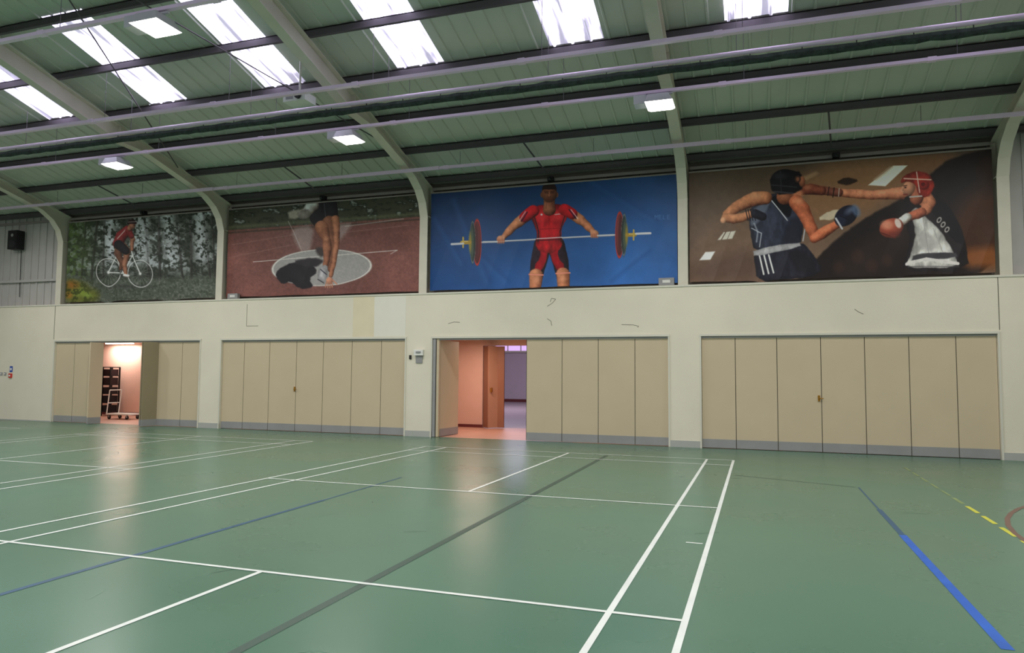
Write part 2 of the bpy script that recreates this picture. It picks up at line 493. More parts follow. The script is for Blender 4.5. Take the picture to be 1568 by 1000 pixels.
# netting track with bunched net
mb = MB(); NY, NZ = 11.35, 6.55
mb.cyl((XL + 0.1, NY, NZ), (XR - 0.1, NY, NZ), 0.038, M_trunk, 12)
vs = []; R = 8
xs = np.arange(XL + 0.2, XR - 0.2, 0.18)
for xx in xs:
    rr = 0.05 + 0.012 * rng.rand(); dz = 0.015 * (rng.rand() - 0.5)
    for k in range(R):
        t = 2 * math.pi * k / R
        vs.append((xx, NY + rr * 0.7 * math.cos(t), NZ - 0.13 + dz + rr * 1.2 * math.sin(t)))
fs = []
for i in range(len(xs) - 1):
    for k in range(R):
        fs.append((i*R + k, i*R + (k+1) % R, (i+1)*R + (k+1) % R, (i+1)*R + k))
mb.add(vs, fs, M_net)
for xx in np.arange(XL + 0.5, XR - 0.3, 0.75): mb.cyl((xx, NY, NZ - 0.1), (xx, NY, NZ), 0.008, M_black, 5)
hang(mb, NY, NZ, np.arange(XL + 1.4, XR, 3.05))
mb.obj('netting_curtain_track')

# high bay lamps
LCOL = (1.0, 0.972, 0.93)
def highbay(x, y, z=LZt - 0.04, power=104):
    e = empty('high_bay_lamp', (x, y, z))
    mb = MB()
    mb.box(-0.34, -0.13, -0.12, 0.12, -0.16, 0.0, M_hous)
    mb.box(-0.30, 0.30, -0.02, 0.02, -0.0, 0.03, M_hous)
    t = [(-0.10, -0.16), (0.24, -0.16), (0.24, 0.16), (-0.10, 0.16)]
    bt = [(-0.14, -0.22), (0.32, -0.22), (0.32, 0.22), (-0.14, 0.22)]
    vs = [(a, c, -0.02) for a, c in t] + [(a, c, -0.17) for a, c in bt]
    mb.add(vs, [(0,1,2,3),(0,1,5,4),(1,2,6,5),(2,3,7,6),(3,0,4,7)], M_hous)
    mb.obj('housing', parent=e, bevel=0.006)
    ml = MB()
    bt2 = [(-0.08, -0.17), (0.27, -0.17), (0.27, 0.17), (-0.08, 0.17)]
    vs = [(a, c, -0.17) for a, c in bt] + [(a, c, -0.21) for a, c in bt2]
    ml.add(vs, [(4,5,6,7),(0,1,5,4),(1,2,6,5),(2,3,7,6),(3,0,4,7)], M_lens)
    ml.obj('lens', parent=e)
    area('lamp', (0.09, 0, -0.225), 0.36, power, LCOL, e)
for y in (12.0, 7.2, 2.4, -2.4, -7.2):
    for x in (-19.5, -13.55, -7.6, -1.55, 4.45):
        highbay(x, y)

# projector hung beside the track
e = empty('ceiling_projector', (-8.0, 11.05, 6.62))
mb = MB(); mb.box(-0.24, 0.24, -0.17, 0.17, -0.08, 0.08, M_white)
mb.cyl((0.1, -0.17, 0), (0.1, -0.23, 0), 0.055, M_black, 14, 0.06)
mb.box(-0.18, -0.02, -0.175, -0.17, -0.04, 0.04, M_grey)
mb.cyl((0, 0, 0.08), (0, 0, zr(11.05) - 0.03 - 6.62), 0.02, M_white, 8)
mb.box(-0.12, 0.12, -0.12, 0.12, 0.08, 0.11, M_grey)
mb.box(-0.34, 0.34, -0.02, 0.02, 0.14, 0.18, M_white)
mb.obj('projector_body', parent=e, bevel=0.01)

# wall fittings
mb = MB(); mb.box(-7.76, -7.52, D - 0.08, D, 1.94, 2.08, M_white)
mb.box(-7.70, -7.58, D - 0.10, D - 0.08, 2.0, 2.04, M_grey); mb.box(-7.73, -7.56, D - 0.03, D, 1.76, 1.93, M_grey)
mb.box(-7.905, -7.855, D - 0.04, D, 1.85, 1.95, M_black)
mb.obj('heater_control_panel', bevel=0.004)
def unit(name, x0, x1, z0, z1, m, d=0.03, y=D):
    mb = MB(); mb.box(x0, x1, y - d, y, z0, z1, m)
    mb.box(x0 + (x1-x0)*0.25, x1 - (x1-x0)*0.25, y - d - 0.01, y - d, z0 + (z1-z0)*0.3, z1 - (z1-z0)*0.3, M_white if m != M_white else M_grey)
    return mb.obj(name, bevel=0.003)
unit('fire_action_sign', -21.34, -21.22, 1.44, 1.62, M_blue, 0.006)
unit('fire_alarm_call_point', -21.34, -21.22, 1.27, 1.40, M_red, 0.04)
unit('light_switch', -21.56, -21.47, 1.34, 1.43, M_grey, 0.02)
unit('light_switch', -21.72, -21.63, 1.34, 1.43, M_grey, 0.02)
unit('junction_box', -13.42, -13.1, LEDGE + 0.02, LEDGE + 0.16, M_grey, 0.1, D + 0.16)
unit('junction_box', -1.95, -1.62, LEDGE + 0.02, LEDGE + 0.18, M_grey, 0.1, D + 0.16)
mb = MB(); mb.box(-21.66, -21.28, D - 0.05, D + 0.2, 5.2, 5.78, M_black)
mb.cyl((-21.47, D - 0.05, 5.36), (-21.47, D - 0.065, 5.36), 0.13, mat('speaker_grille', (40,40,42), 0.7), 20, 0.11)
mb.cyl((-21.47, D - 0.05, 5.63), (-21.47, D - 0.06, 5.63), 0.05, M_grey, 16)
mb.box(-21.55, -21.39, D + 0.2, D + 0.27, 5.4, 5.6, M_black)
mb.cyl((-21.42, D + 0.22, 5.2), (-21.42, D + 0.24, LEDGE + 0.3), 0.012, M_black, 6)
mb.obj('wall_speaker', bevel=0.01)
for i in range(1, 5):
    xm = (COLS[i] + COLS[i+1]) / 2 + 0.1
    mb = MB(); mb.box(xm - 0.07, xm + 0.07, D + 0.1, D + 0.24, 6.0, 6.1, M_black)
    mb.cyl((xm, D + 0.12, 6.05), (xm, D + 0.06, 6.02), 0.035, M_black, 12)
    mb.obj('motion_sensor', bevel=0.01)
mb = MB()
M_scuff = mat('scuff', (120,116,100), 0.8)
def scuff(pts, w=0.012):
    for (x0, z0), (x1, z1) in zip(pts[:-1], pts[1:]):
        d = np.array([x1-x0, z1-z0]); d /= np.linalg.norm(d); n = np.array([-d[1], d[0]]) * w / 2
        mb.quad([(x0-n[0], D-0.002, z0-n[1]), (x1-n[0], D-0.002, z1-n[1]), (x1+n[0], D-0.002, z1+n[1]), (x0+n[0], D-0.002, z0+n[1])], M_scuff)
scuff([(-4.45, 3.06), (-4.33, 3.13), (-4.25, 3.22), (-4.35, 3.24), (-4.38, 3.16)])
scuff([(-4.45, 2.78), (-4.36, 2.72), (-4.34, 2.62)])
scuff([(-2.75, 2.62), (-2.5, 2.61), (-2.38, 2.58), (-2.4, 2.55)])
scuff([(1.9, 2.86), (1.98, 2.8), (2.06, 2.76)])
scuff([(-6.9, 2.70), (-6.75, 2.74), (-6.6, 2.73)])
scuff([(-12.72, 3.3), (-12.72, 2.72), (-12.35, 2.72)])
scuff([(-19.6, 3.43), (-19.6, 2.42)], 0.02); scuff([(4.36, 3.43), (4.36, 2.42)], 0.015)
mb.obj('wall_scuff_marks', fix=False)

# ------------------------------------------------------------ banners (printed artwork as vertex paint on cloth)
def vnoise(x, y, seed, octv=4):
    r = np.random.RandomState(seed); out = np.zeros_like(x); amp = 1; tot = 0
    for o in range(octv):
        g = r.rand(128, 128); xi = np.floor(x).astype(int); yi = np.floor(y).astype(int)
        fx = x - xi; fy = y - yi; fx = fx*fx*(3-2*fx); fy = fy*fy*(3-2*fy)
        a = g[yi % 128, xi % 128]; b_ = g[yi % 128, (xi+1) % 128]; c = g[(yi+1) % 128, xi % 128]; d = g[(yi+1) % 128, (xi+1) % 128]
        out += amp * ((a*(1-fx)+b_*fx)*(1-fy) + (c*(1-fx)+d*fx)*fy); tot += amp
        amp *= 0.55; x = x * 2.03 + 11; y = y * 2.03 + 5
    return out / tot

class Art:
    """paint in the artwork's digitising-sheet coordinates"""
    def __init__(s, quad, nx, ny):
        A = []; B = []
        for (u, v), (px, py) in zip([(0,0),(1,0),(1,1),(0,1)], quad):
            A.append([u, v, 1, 0, 0, 0, -u*px, -v*px]); B.append(px)
            A.append([0, 0, 0, u, v, 1, -u*py, -v*py]); B.append(py)
        h = np.linalg.solve(np.array(A, float), np.array(B, float))
        U, V = np.meshgrid(np.linspace(0, 1, nx), np.linspace(0, 1, ny))
        w = h[6]*U + h[7]*V + 1
        s.x = (h[0]*U + h[1]*V + h[2]) / w; s.y = (h[3]*U + h[4]*V + h[5]) / w
        s.U, s.V, s.nx, s.ny = U, V, nx, ny
        s.c = np.zeros((ny, nx, 3))
        s.wx = (vnoise(s.x/9+7, s.y/9+7, 91, 3)-0.5)*2.2; s.wy = (vnoise(s.x/9+70, s.y/9+9, 92, 3)-0.5)*2.2
    def mix(s, a, col):
        a = np.clip(a, 0, 1)[..., None]; s.c = s.c*(1-a) + np.asarray(col, float)*a
    def sdf(s, P, wob=True):
        P = np.asarray(P, float); x, y = (s.x+s.wx, s.y+s.wy) if wob else (s.x, s.y)
        d = np.full(x.shape, 1e9); ins = np.zeros(x.shape, bool)
        n = len(P)
        for i in range(n):
            a = P[i]; b_ = P[(i+1) % n]; e = b_ - a; L = max(e @ e, 1e-9)
            t = np.clip(((x-a[0])*e[0] + (y-a[1])*e[1]) / L, 0, 1)
            d = np.minimum(d, (x-a[0]-t*e[0])**2 + (y-a[1]-t*e[1])**2)
            if a[1] != b_[1]:
                c = ((a[1] > y) != (b_[1] > y)) & (x < (b_[0]-a[0])*(y-a[1])/(b_[1]-a[1]) + a[0])
                ins ^= c
        d = np.sqrt(d); return np.where(ins, -d, d)
    def poly(s, P, col, soft=0.8, alpha=1.0, smooth=True, sh=0.0):
        P = np.asarray(P, float)
        if smooth and len(P) > 3:
            Q = []
            for i in range(len(P)):
                a = P[i]; b_ = P[(i+1) % len(P)]
                Q += [a*0.78 + b_*0.22, a*0.22 + b_*0.78]
            P = np.array(Q)
        d = s.sdf(P, smooth)
        a = alpha * np.clip(0.5 - d/(2*soft), 0, 1)
        if sh:
            f = 1 - sh*np.exp(np.minimum(d, 20)/7.0) + sh*0.9*(vnoise(s.x/7+30, s.y/14+30, 55, 3)-0.5)*2
            c = np.asarray(col, float)[None, None]*f[..., None]
            s.c = s.c*(1-a[..., None]) + np.clip(c, 0, 255)*a[..., None]
        else: s.mix(a, col)
    def limb(s, pts, col, k=0.55, soft=0.7, lx=-0.3, ly=-0.4, wob=0.6):
        col = np.asarray(col, float)
        X = s.x + s.wx*wob; Y = s.y + s.wy*wob
        D_ = np.full(s.x.shape, 1e9); SH = np.zeros(s.x.shape); Wt = np.zeros(s.x.shape)
        for (x0,y0,r0),(x1,y1,r1) in zip(pts[:-1], pts[1:]):
            e = np.array([x1-x0, y1-y0]); L = max(e @ e, 1e-9)
            t = np.clip(((X-x0)*e[0] + (Y-y0)*e[1]) / L, 0, 1)
            dx = X-x0-t*e[0]; dy = Y-y0-t*e[1]; r = r0 + (r1-r0)*t
            dist = np.sqrt(dx*dx+dy*dy); d = dist - r
            q = ((dx/r)-lx)**2 + ((dy/r)-ly)**2
            sh = 1.14 - k*np.clip(q, 0, 2.4)*0.70
            wgt = np.exp(-np.clip(d, -20, 20)/1.2)
            SH += sh*wgt; Wt += wgt
            D_ = np.minimum(D_, d)
        SH = SH/np.maximum(Wt, 1e-9)
        SH = SH + 0.18*(vnoise(s.x/6+3, s.y/6+8, 66, 3)-0.5)*2
        a = np.clip(0.5 - D_/(2*soft), 0, 1)[..., None]
        S = np.clip(SH, 0.05, 9)
        tint = np.stack([S**0.85, S, S**1.08], -1)
        s.c = s.c*(1-a) + np.clip(col[None, None, :]*tint, 0, 255)*a
    def ell(s, cx, cy, rx, ry, col, ang=0, soft=0.8, alpha=1, ring=None, sh=0.0):
        c_, s_ = math.cos(ang), math.sin(ang)
        X = (s.x-cx)*c_ + (s.y-cy)*s_; Y = -(s.x-cx)*s_ + (s.y-cy)*c_
        q = np.sqrt((X/rx)**2 + (Y/ry)**2)
        d = (q - 1) * min(rx, ry)
        if ring: d = np.abs((q-1) * (rx+ry)/2) - ring
        a = alpha*np.clip(0.5 - d/(2*soft), 0, 1)
        if sh:
            qq = (((s.x-cx)/rx+0.3)**2 + ((s.y-cy)/ry+0.4)**2)
            f = 1.1 - sh*np.clip(qq, 0, 2.4)*0.6
            s.c = s.c*(1-a[..., None]) + np.clip(np.asarray(col, float)[None, None]*f[..., None], 0, 255)*a[..., None]
        else: s.mix(a, col)
    def line(s, p0, p1, w, col, alpha=1, soft=0.5):
        e = np.array([p1[0]-p0[0], p1[1]-p0[1]], float); L = max(e @ e, 1e-9)
        t = np.clip(((s.x-p0[0])*e[0] + (s.y-p0[1])*e[1]) / L, 0, 1)
        d = np.hypot(s.x-p0[0]-t*e[0], s.y-p0[1]-t*e[1]) - w/2
        s.mix(alpha*np.clip(0.5 - d/(2*soft), 0, 1), col)
    def pl(s, pts, w, col, alpha=1):
        for a, b_ in zip(pts[:-1], pts[1:]): s.line(a, b_, w, col, alpha)
    def noise(s, amp, sc, seed):
        n = vnoise(s.x/sc + 50, s.y/sc + 50, seed)
        s.c = s.c * (1 + amp*(n[..., None]-0.5)*2)
    def finish(s, contrast=1.12, gain=1.05, grain=0.03, seed=1):
        # mild photographic contrast curve + grain
        g = s.c/255.0; g = (g-0.38)*contrast + 0.38
        r = np.random.RandomState(seed)
        s.c = np.clip(255*g*gain*(1+grain*(r.rand(s.ny, s.nx, 1)-0.5)*2), 3, 255)
        return s

M_ban = bpy.data.materials.new('printed_vinyl'); M_ban.use_nodes = True
nt = M_ban.node_tree; b = nt.nodes['Principled BSDF']
at = nt.nodes.new('ShaderNodeVertexColor'); at.layer_name = 'Print'
nt.links.new(at.outputs['Color'], b.inputs['Base Color'])
b.inputs['Roughness'].default_value = 0.5; b.inputs['Specular IOR Level'].default_value = 0.3

def banner(name, art, x0, x1, z0, z1, seed, dips):
    nx, ny = art.nx, art.ny
    U, V = art.U, art.V
    X = x0 + (x1-x0)*U
    sag = np.zeros_like(U)
    for (uc, wd, amp) in dips: sag += amp*np.exp(-((U-uc)/wd)**2)
    sag += 0.006*np.sin(U*2*np.pi*4 + seed)
    Z = z1 + (z0-z1)*V - sag*V**3
    Y = D + 0.2 + 0.010*np.sin(U*17+seed)*np.sin(V*4+seed) + 0.03*(vnoise(U*7+3, V*2.5+3, seed, 3)-0.5) + 0.012*np.abs(np.sin(U*40+V*6))*V**2
    co = np.stack([X, Y, Z], -1).reshape(-1, 3).astype(np.float32)
    me = bpy.data.meshes.new(name)
    i = np.arange(nx*ny).reshape(ny, nx)
    q = np.stack([i[:-1,:-1], i[1:,:-1], i[1:,1:], i[:-1,1:]], -1).reshape(-1, 4)
    me.vertices.add(nx*ny); me.vertices.foreach_set('co', co.ravel())
    me.loops.add(q.size); me.loops.foreach_set('vertex_index', q.ravel().astype(np.int32))
    me.polygons.add(len(q)); me.polygons.foreach_set('loop_start', np.arange(0, q.size, 4, dtype=np.int32))
    me.update(calc_edges=True)
    ca = me.color_attributes.new('Print', 'FLOAT_COLOR', 'POINT')
    lin = s2l(np.clip(art.c, 0, 255)).reshape(-1, 3)
    ca.data.foreach_set('color', np.concatenate([lin, np.ones((len(lin), 1))], 1).astype(np.float32).ravel())
    me.polygons.foreach_set('use_smooth', np.ones(len(q), bool))
    me.materials.append(M_ban)
    o = bpy.data.objects.new(name, me); scene.collection.objects.link(o)
    mb = MB()
    mb.cyl((x0, D + 0.2, z1 + 0.02), (x1, D + 0.2, z1 + 0.02), 0.02, M_rail, 8)
    for xx in np.linspace(x0 + 0.1, x1 - 0.1, 9): mb.box(xx - 0.015, xx + 0.015, D + 0.2, D + 0.26, z1 - 0.0, z1 + 0.06, M_black)
    mb.obj('hanging_pole', parent=o)
    return o

# --- weightlifter
def art_lift():
    A = Art([(655,289),(1036,257),(1040,433),(652,446)], 620, 280)
    n = vnoise(A.x/60+3, A.y/60+3, 5)
    t = np.clip((A.x-652)/388, 0, 1); v = A.V
    base = np.array([40,80,134])[None,None]*(1-t[...,None]) + np.array([62,112,178])[None,None]*t[...,None]
    A.c = base*(0.76+0.30*v[...,None])*(0.88+0.24*n[...,None])
    for k,(x0,y0,x1,y1) in enumerate(((690,300,740,430),(905,270,1000,330),(770,430,720,380),(930,430,990,380),(660,330,700,400))):
        A.line((x0,y0),(x1,y1),5,(80,130,196),0.22,5); A.line((x0+6,y0),(x1+6,y1),4,(24,54,104),0.25,4)
    skin = (204,134,98); red = (204,36,44)
    A.line((686,370),(996,352), 2.6, (206,208,214)); A.line((686,371),(996,353), 1, (90,90,110), 0.6)
    A.limb([(828,372,14),(822,398,12.5),(818,424,10)], (50,36,46)); A.limb([(849,372,14),(856,398,12.5),(860,424,10)], (50,36,46))
    A.poly([(822,366),(838,374),(834,395),(827,412),(819,420),(815,405),(825,392)], (206,32,46), 0.8, sh=0.25)
    A.poly([(853,366),(838,374),(842,395),(850,412),(859,420),(863,405),(852,392)], (206,32,46), 0.8, sh=0.25)
    A.limb([(818,420,10.5),(817,438,9.5)], skin); A.limb([(860,419,10.5),(861,438,9.5)], skin)
    A.line((807,419),(829,420),2,(236,150,130)); A.line((849,418),(871,417),2,(236,150,130))
    A.ell(818,428,4,4,(228,160,124),soft=2.5,alpha=0.7); A.ell(860,427,4,4,(228,160,124),soft=2.5,alpha=0.7)
    A.poly([(812,314),(824,305),(838,309),(852,304),(864,312),(867,326),(860,338),(856,352),(860,376),(838,386),(816,378),(820,352),(815,338),(808,326)], red, 0.9, sh=0.35)
    A.ell(826,325,9,8,(228,58,62),soft=4,alpha=0.75); A.ell(850,324,9,8,(228,58,62),soft=4,alpha=0.75)
    A.line((838,318),(838,356),2.2,(150,18,26),0.6,1.5)
    A.ell(838,346,10,9,(220,44,50),soft=4,alpha=0.5)
    A.pl([(813,318),(818,336),(822,350),(821,366)],1.4,(40,26,34)); A.pl([(865,316),(859,336),(855,350),(857,366)],1.4,(40,26,34))
    A.poly([(828,306),(838,322),(848,305),(838,311)], (168,92,70), 0.9)
    A.ell(826,322,1.6,1.6,(230,225,225)); A.line((847,322),(855,321),1.4,(226,216,216),0.8)
    A.line((820,346),(857,344),0.8,(140,16,24),0.8); A.line((819,361),(858,359),1.4,(226,216,220)); A.line((819,364),(858,362),2,(60,24,32),0.7)
    A.limb([(799,327,8.2),(790,335,8),(783,341,6.2),(775,350,6),(767,359,3.8)], skin)
    A.limb([(813,316,9.5),(800,326,8.6)], red)
    A.limb([(875,322,8.2),(886,330,8),(892,335,6.2),(900,343,6),(908,351,3.8)], skin)
    A.limb([(862,314,9.5),(874,321,8.6)], red)
    A.line((804,318),(795,333),1.6,(30,30,60)); A.line((869,314),(880,329),1.6,(30,30,60)); A.line((801,317),(792,332),1,(230,220,220)); A.line((872,314),(883,329),1,(230,220,220))
    for hx, hy in ((763,362),(909,353)):
        A.ell(hx,hy,6.5,6,(206,144,112),sh=0.4)
        for k in range(4): A.ell(hx-4.5+k*3, hy+3.2, 1.5, 3.6, (196,126,98)); A.line((hx-3+k*3,hy+1),(hx-3+k*3,hy+5.5),0.5,(110,60,50),0.7)
        A.ell(hx+(4.5 if hx<800 else -4.5), hy-3.5, 2, 3.2, (214,154,122))
    A.line((756,366),(770,365.3),1.2,(206,208,214),0.35)
    A.limb([(838,314,10),(838,300,8.5)], (160,98,72)); A.line((834,300),(833,312),1,(110,62,48),0.6); A.line((842,300),(844,312),1,(110,62,48),0.6)
    A.ell(826,290,2,4,(130,80,60)); A.ell(850,290,2,4,(130,80,60))
    A.ell(838,288,12,14,(140,86,64),sh=0.5); A.poly([(826,284),(828,274),(838,270),(848,274),(850,284),(844,281),(832,281)], (46,30,28), 0.8)
    A.line((831,286.5),(836,287),1.2,(50,30,26)); A.line((840,287),(845,286.5),1.2,(50,30,26)); A.line((830,284),(836,284.5),1,(50,30,26)); A.line((840,284.5),(846,284),1,(50,30,26))
    A.line((838,287),(837.5,292.5),1.6,(178,116,88)); A.line((836,293.5),(840,293.5),1,(90,50,40)); A.line((834,297),(842,297),1.3,(110,52,46)); A.ell(838,300,6,3,(96,58,46),soft=1.5,alpha=0.6)
    for cx, cy, sg in ((726,367,-1),(948,355,1)):
        A.ell(cx, cy, 6.5, 36, (120,62,62),sh=0.3); A.ell(cx, cy, 6.5, 36, (200,66,54), ring=1.1)
        A.ell(cx+sg*1.5, cy, 3.6, 30, (92,52,56)); A.ell(cx+sg*7, cy, 4.4, 33, (58,66,66)); A.ell(cx+sg*7, cy, 4.4, 33, (128,138,128), ring=0.6)
        A.ell(cx+sg*8, cy, 2.6, 26, (84,98,84))
        A.ell(cx+sg*11, cy, 2.2, 16, (150,136,72))
        A.line((cx+sg*12, cy), (cx+sg*24, cy-sg*0.5), 6, (178,146,66)); A.line((cx+sg*15, cy-1.6), (cx+sg*24, cy-1.6), 1.2, (232,210,140)); A.line((cx+sg*22, cy-8), (cx+sg*22, cy+8), 2.4, (206,176,86))
    A.line((736,366.5),(757,366),2.6,(206,206,210)); A.line((914,356),(938,355),2.6,(206,206,210))
    A.line((974,353),(996,352),3.4,(214,214,216)); A.line((686,370),(704,369),3.4,(206,206,210))
    gx = 1003
    for g in ('M','E','L','E'):
        if g == 'M': A.pl([(gx,329),(gx,323),(gx+2.2,326),(gx+4.4,323),(gx+4.4,329)],0.9,(96,140,198),0.6)
        if g == 'E': A.pl([(gx+3.4,323),(gx,323),(gx,329),(gx+3.4,329)],0.9,(96,140,198),0.6); A.line((gx,326),(gx+3,326),0.9,(96,140,198),0.6)
        if g == 'L': A.pl([(gx,323),(gx,329),(gx+3.4,329)],0.9,(96,140,198),0.6)
        gx += 6.5
    return A.finish(1.1, 1.0, 0.03, 2)

# --- boxers
def art_box():
    A = Art([(1056,250),(1532,224),(1541,420),(1058,434)], 760, 320)
    n = vnoise(A.x/70+3, A.y/70+3, 15)
    A.c = np.ones_like(A.c)*np.array([122,99,82])*(0.74+0.28*np.clip((A.y-230)/150,0,1))[...,None]*(0.85+0.3*n[...,None])
    A.poly([(1056,245),(1190,240),(1200,262),(1056,330)], (90,78,64), 16, 0.5)
    A.poly([(1058,405),(1170,370),(1180,434),(1058,434)], (86,66,58), 14, 0.6)
    A.poly([(1240,240),(1480,228),(1440,262),(1330,335),(1240,335)], (158,116,82), 16, 0.75)
    A.poly([(1380,236),(1480,230),(1450,256),(1400,262)], (124,88,62), 8, 0.7)
    A.poly([(1345,277),(1384,246),(1406,246),(1372,279)], (240,236,220), 0.8, 1, False); A.poly([(1352,268),(1378,247),(1386,247),(1358,270)], (190,170,146), 0.8, 0.5, False)
    A.poly([(1294,272),(1310,262),(1332,268),(1314,277)], (56,42,34), 1.2)
    A.poly([(1264,331),(1286,316),(1304,316),(1290,333)], (206,190,164), 1)
    A.poly([(1240,262),(1262,252),(1268,256),(1246,268)], (164,130,100), 2)
    A.poly([(1074,397),(1084,383),(1100,382),(1092,396)], (232,230,226), 0.8, 1, False)
    A.poly([(1104,363),(1114,350),(1134,348),(1128,361)], (210,204,190), 0.9, 1, False); A.line((1118,349),(1110,363),1.6,(100,80,66)); A.line((1126,348),(1120,362),0.8,(100,80,66))
    A.poly([(1226,440),(1256,404),(1300,360),(1350,324),(1398,300),(1440,262),(1470,236),(1560,216),(1560,440)], (38,31,30), 2.0, 0.98)
    A.poly([(1500,290),(1550,275),(1552,412),(1486,395),(1470,340)], (82,52,34), 14, 0.8)
    A.poly([(1482,384),(1550,378),(1552,412),(1492,412)], (158,96,48), 8, 0.75)
    A.poly([(1510,240),(1550,235),(1550,290),(1520,300)], (56,38,28), 10, 0.8)
    A.poly([(1310,385),(1400,335),(1416,362),(1370,420),(1296,428)], (54,42,38), 10, 0.8)
    for (x,y,r) in ((1330,392,9),(1352,408,8),(1300,410,8),(1520,330,9),(1502,362,8),(1376,398,7)):
        A.ell(x,y,r,r*1.2,(72,50,40),soft=4,alpha=0.6)
    skinL = (190,126,90); skinR = (214,140,106)
    A.limb([(1412,289,12),(1392,291,10),(1372,292,8.2),(1350,293,7),(1334,291,7.6),(1312,289,7),(1298,287,5.6),(1272,284,6)], skinR)
    A.limb([(1300,288,6.4),(1276,284,6.8)], (126,74,60)); A.line((1292,280),(1290,295),1.6,(36,24,24)); A.line((1284,278),(1282,292),1.4,(36,24,24)); A.line((1300,281),(1299,294),1,(206,200,190))
    A.limb([(1272,284,7.5),(1256,281,9),(1240,282,8)], (128,70,52)); A.ell(1250,278,5,3,(176,110,84),soft=2)
    A.poly([(1398,300),(1420,288),(1446,290),(1474,318),(1494,360),(1502,418),(1396,418),(1412,370),(1402,335)], (42,36,39), 1, sh=0.2)
    A.poly([(1410,322),(1422,312),(1432,328),(1456,350),(1478,386),(1486,412),(1402,413),(1414,384),(1420,352)], (220,217,211), 0.9, sh=0.3)
    A.poly([(1424,352),(1444,358),(1456,378),(1440,388),(1424,376)], (176,172,170), 3, 0.8); A.line((1430,330),(1440,392),1.2,(150,146,146),0.6); A.line((1446,348),(1462,390),1.2,(150,146,146),0.5)
    A.poly([(1416,390),(1480,386),(1484,396),(1412,402)], (70,68,72), 1.0); A.pl([(1406,405),(1436,398),(1484,405)],5,(218,214,210)); A.line((1408,410),(1486,410),1.4,(90,88,90),0.7)
    A.poly([(1444,298),(1464,308),(1480,330),(1494,376),(1478,370),(1456,338),(1440,316)], (30,27,31), 1)
    for tx,ty in ((1455,335),(1461,342.5),(1467,350.5)): A.ell(tx,ty,2.6,4,(206,200,194),0.5,ring=0.8)
    A.limb([(1430,296,13),(1438,306,11.5),(1436,318,8),(1422,326,7)], skinR)
    A.limb([(1428,322,7.6),(1410,329,7),(1396,338,6)], (184,106,80))
    A.limb([(1406,330,7.2),(1398,336,7)], (210,206,200))
    A.ell(1382,346,19,15,(176,88,68),-0.4,sh=0.45); A.ell(1375,341,9,7,(224,152,124),soft=3,alpha=0.85); A.ell(1392,339,4.5,8,(226,206,196),-0.4); A.line((1366,354),(1388,362),1.6,(96,44,38)); A.ell(1386,357,8,4,(120,58,48),soft=2.5,alpha=0.8)
    A.limb([(1426,286,9),(1420,300,10)], (166,98,74))
    A.ell(1408,283,9.5,12.5,(212,148,118),0.25,sh=0.5)
    A.poly([(1394,275),(1400,262),(1418,255),(1440,260),(1448,278),(1442,294),(1430,300),(1422,292),(1420,278),(1408,271)], (184,60,48), 0.9, sh=0.35)
    A.ell(1431,278,8.5,8,(150,44,38),sh=0.4); A.ell(1430,277,3,3,(96,28,26)); A.line((1401,267),(1442,270),2,(230,186,168)); A.line((1420,257),(1425,290),1.6,(226,196,182)); A.line((1410,297),(1428,296),2.4,(196,186,180))
    A.line((1400,279),(1405,278.5),1.2,(60,30,26)); A.ell(1403,281.5,1.5,1.1,(40,20,20)); A.pl([(1399,280),(1396.5,287),(1400,288.5)],1.2,(228,170,142)); A.line((1400,293),(1406,292.5),1.6,(126,46,42))
    A.poly([(1162,378),(1240,366),(1258,386),(1276,414),(1252,426),(1170,434)], (48,48,60), 1, sh=0.3)
    for k in range(3): A.line((1173+k*7.5,388),(1180+k*8,418),2.6,(218,218,216))
    A.poly([(1214,384),(1240,378),(1270,412),(1240,424)], (34,32,38), 3, 0.7)
    A.poly([(1164,302),(1184,288),(1212,286),(1238,294),(1247,318),(1243,345),(1240,374),(1164,384),(1158,350),(1154,322)], (58,62,78), 0.9, sh=0.35)
    A.poly([(1190,292),(1214,290),(1226,304),(1222,330),(1206,318),(1196,306)], (22,22,28), 1)
    A.poly([(1158,318),(1176,302),(1192,296),(1184,316),(1170,336),(1158,342)], (104,110,126), 1.8, 0.9)
    A.pl([(1170,302),(1190,296),(1206,316),(1218,332)],1.9,(196,198,204)); A.pl([(1241,312),(1247,340),(1243,366)],1.8,(190,190,194))
    A.poly([(1216,330),(1240,326),(1240,366),(1206,370)], (36,38,50), 4, 0.7)
    A.pl([(1160,344),(1176,352),(1173,374)],1.6,(170,174,184)); A.pl([(1164,336),(1170,350),(1168,366)],2.6,(180,186,196),0.6)
    A.poly([(1162,379),(1238,367),(1240,376),(1164,391)], (196,194,196), 0.9, sh=0.2)
    A.limb([(1182,294,11),(1166,295,12),(1150,301,10.5),(1134,309,9),(1120,320,7.5)], skinL)
    A.ell(1166,290,9,4,(222,166,128),soft=3,alpha=0.6)
    A.limb([(1117,326,7),(1130,328,8),(1144,326,7.4),(1158,321,6.4)], (196,134,98))
    for k in range(4): A.line((1150+k*4,313),(1154+k*4,331),1.5,(34,32,40))
    A.limb([(1166,320,7.4),(1178,325,6.4)], (38,38,48)); A.ell(1113,330,4.5,5,(220,162,126),sh=0.3)
    A.limb([(1214,292,14),(1218,278,13)], (158,98,70)); A.ell(1234,288,9,6,(196,126,92),soft=2.5)
    A.ell(1213,267,23,20,(26,24,27),sh=0.3); A.poly([(1188,256),(1234,248),(1243,262),(1240,286),(1194,290)], (30,28,32), 1.2, sh=0.2); A.ell(1241,268,5,9,(160,98,72),sh=0.4); A.ell(1234,264,5,6,(70,50,44)); A.ell(1234,264,2.6,3.4,(150,96,72))
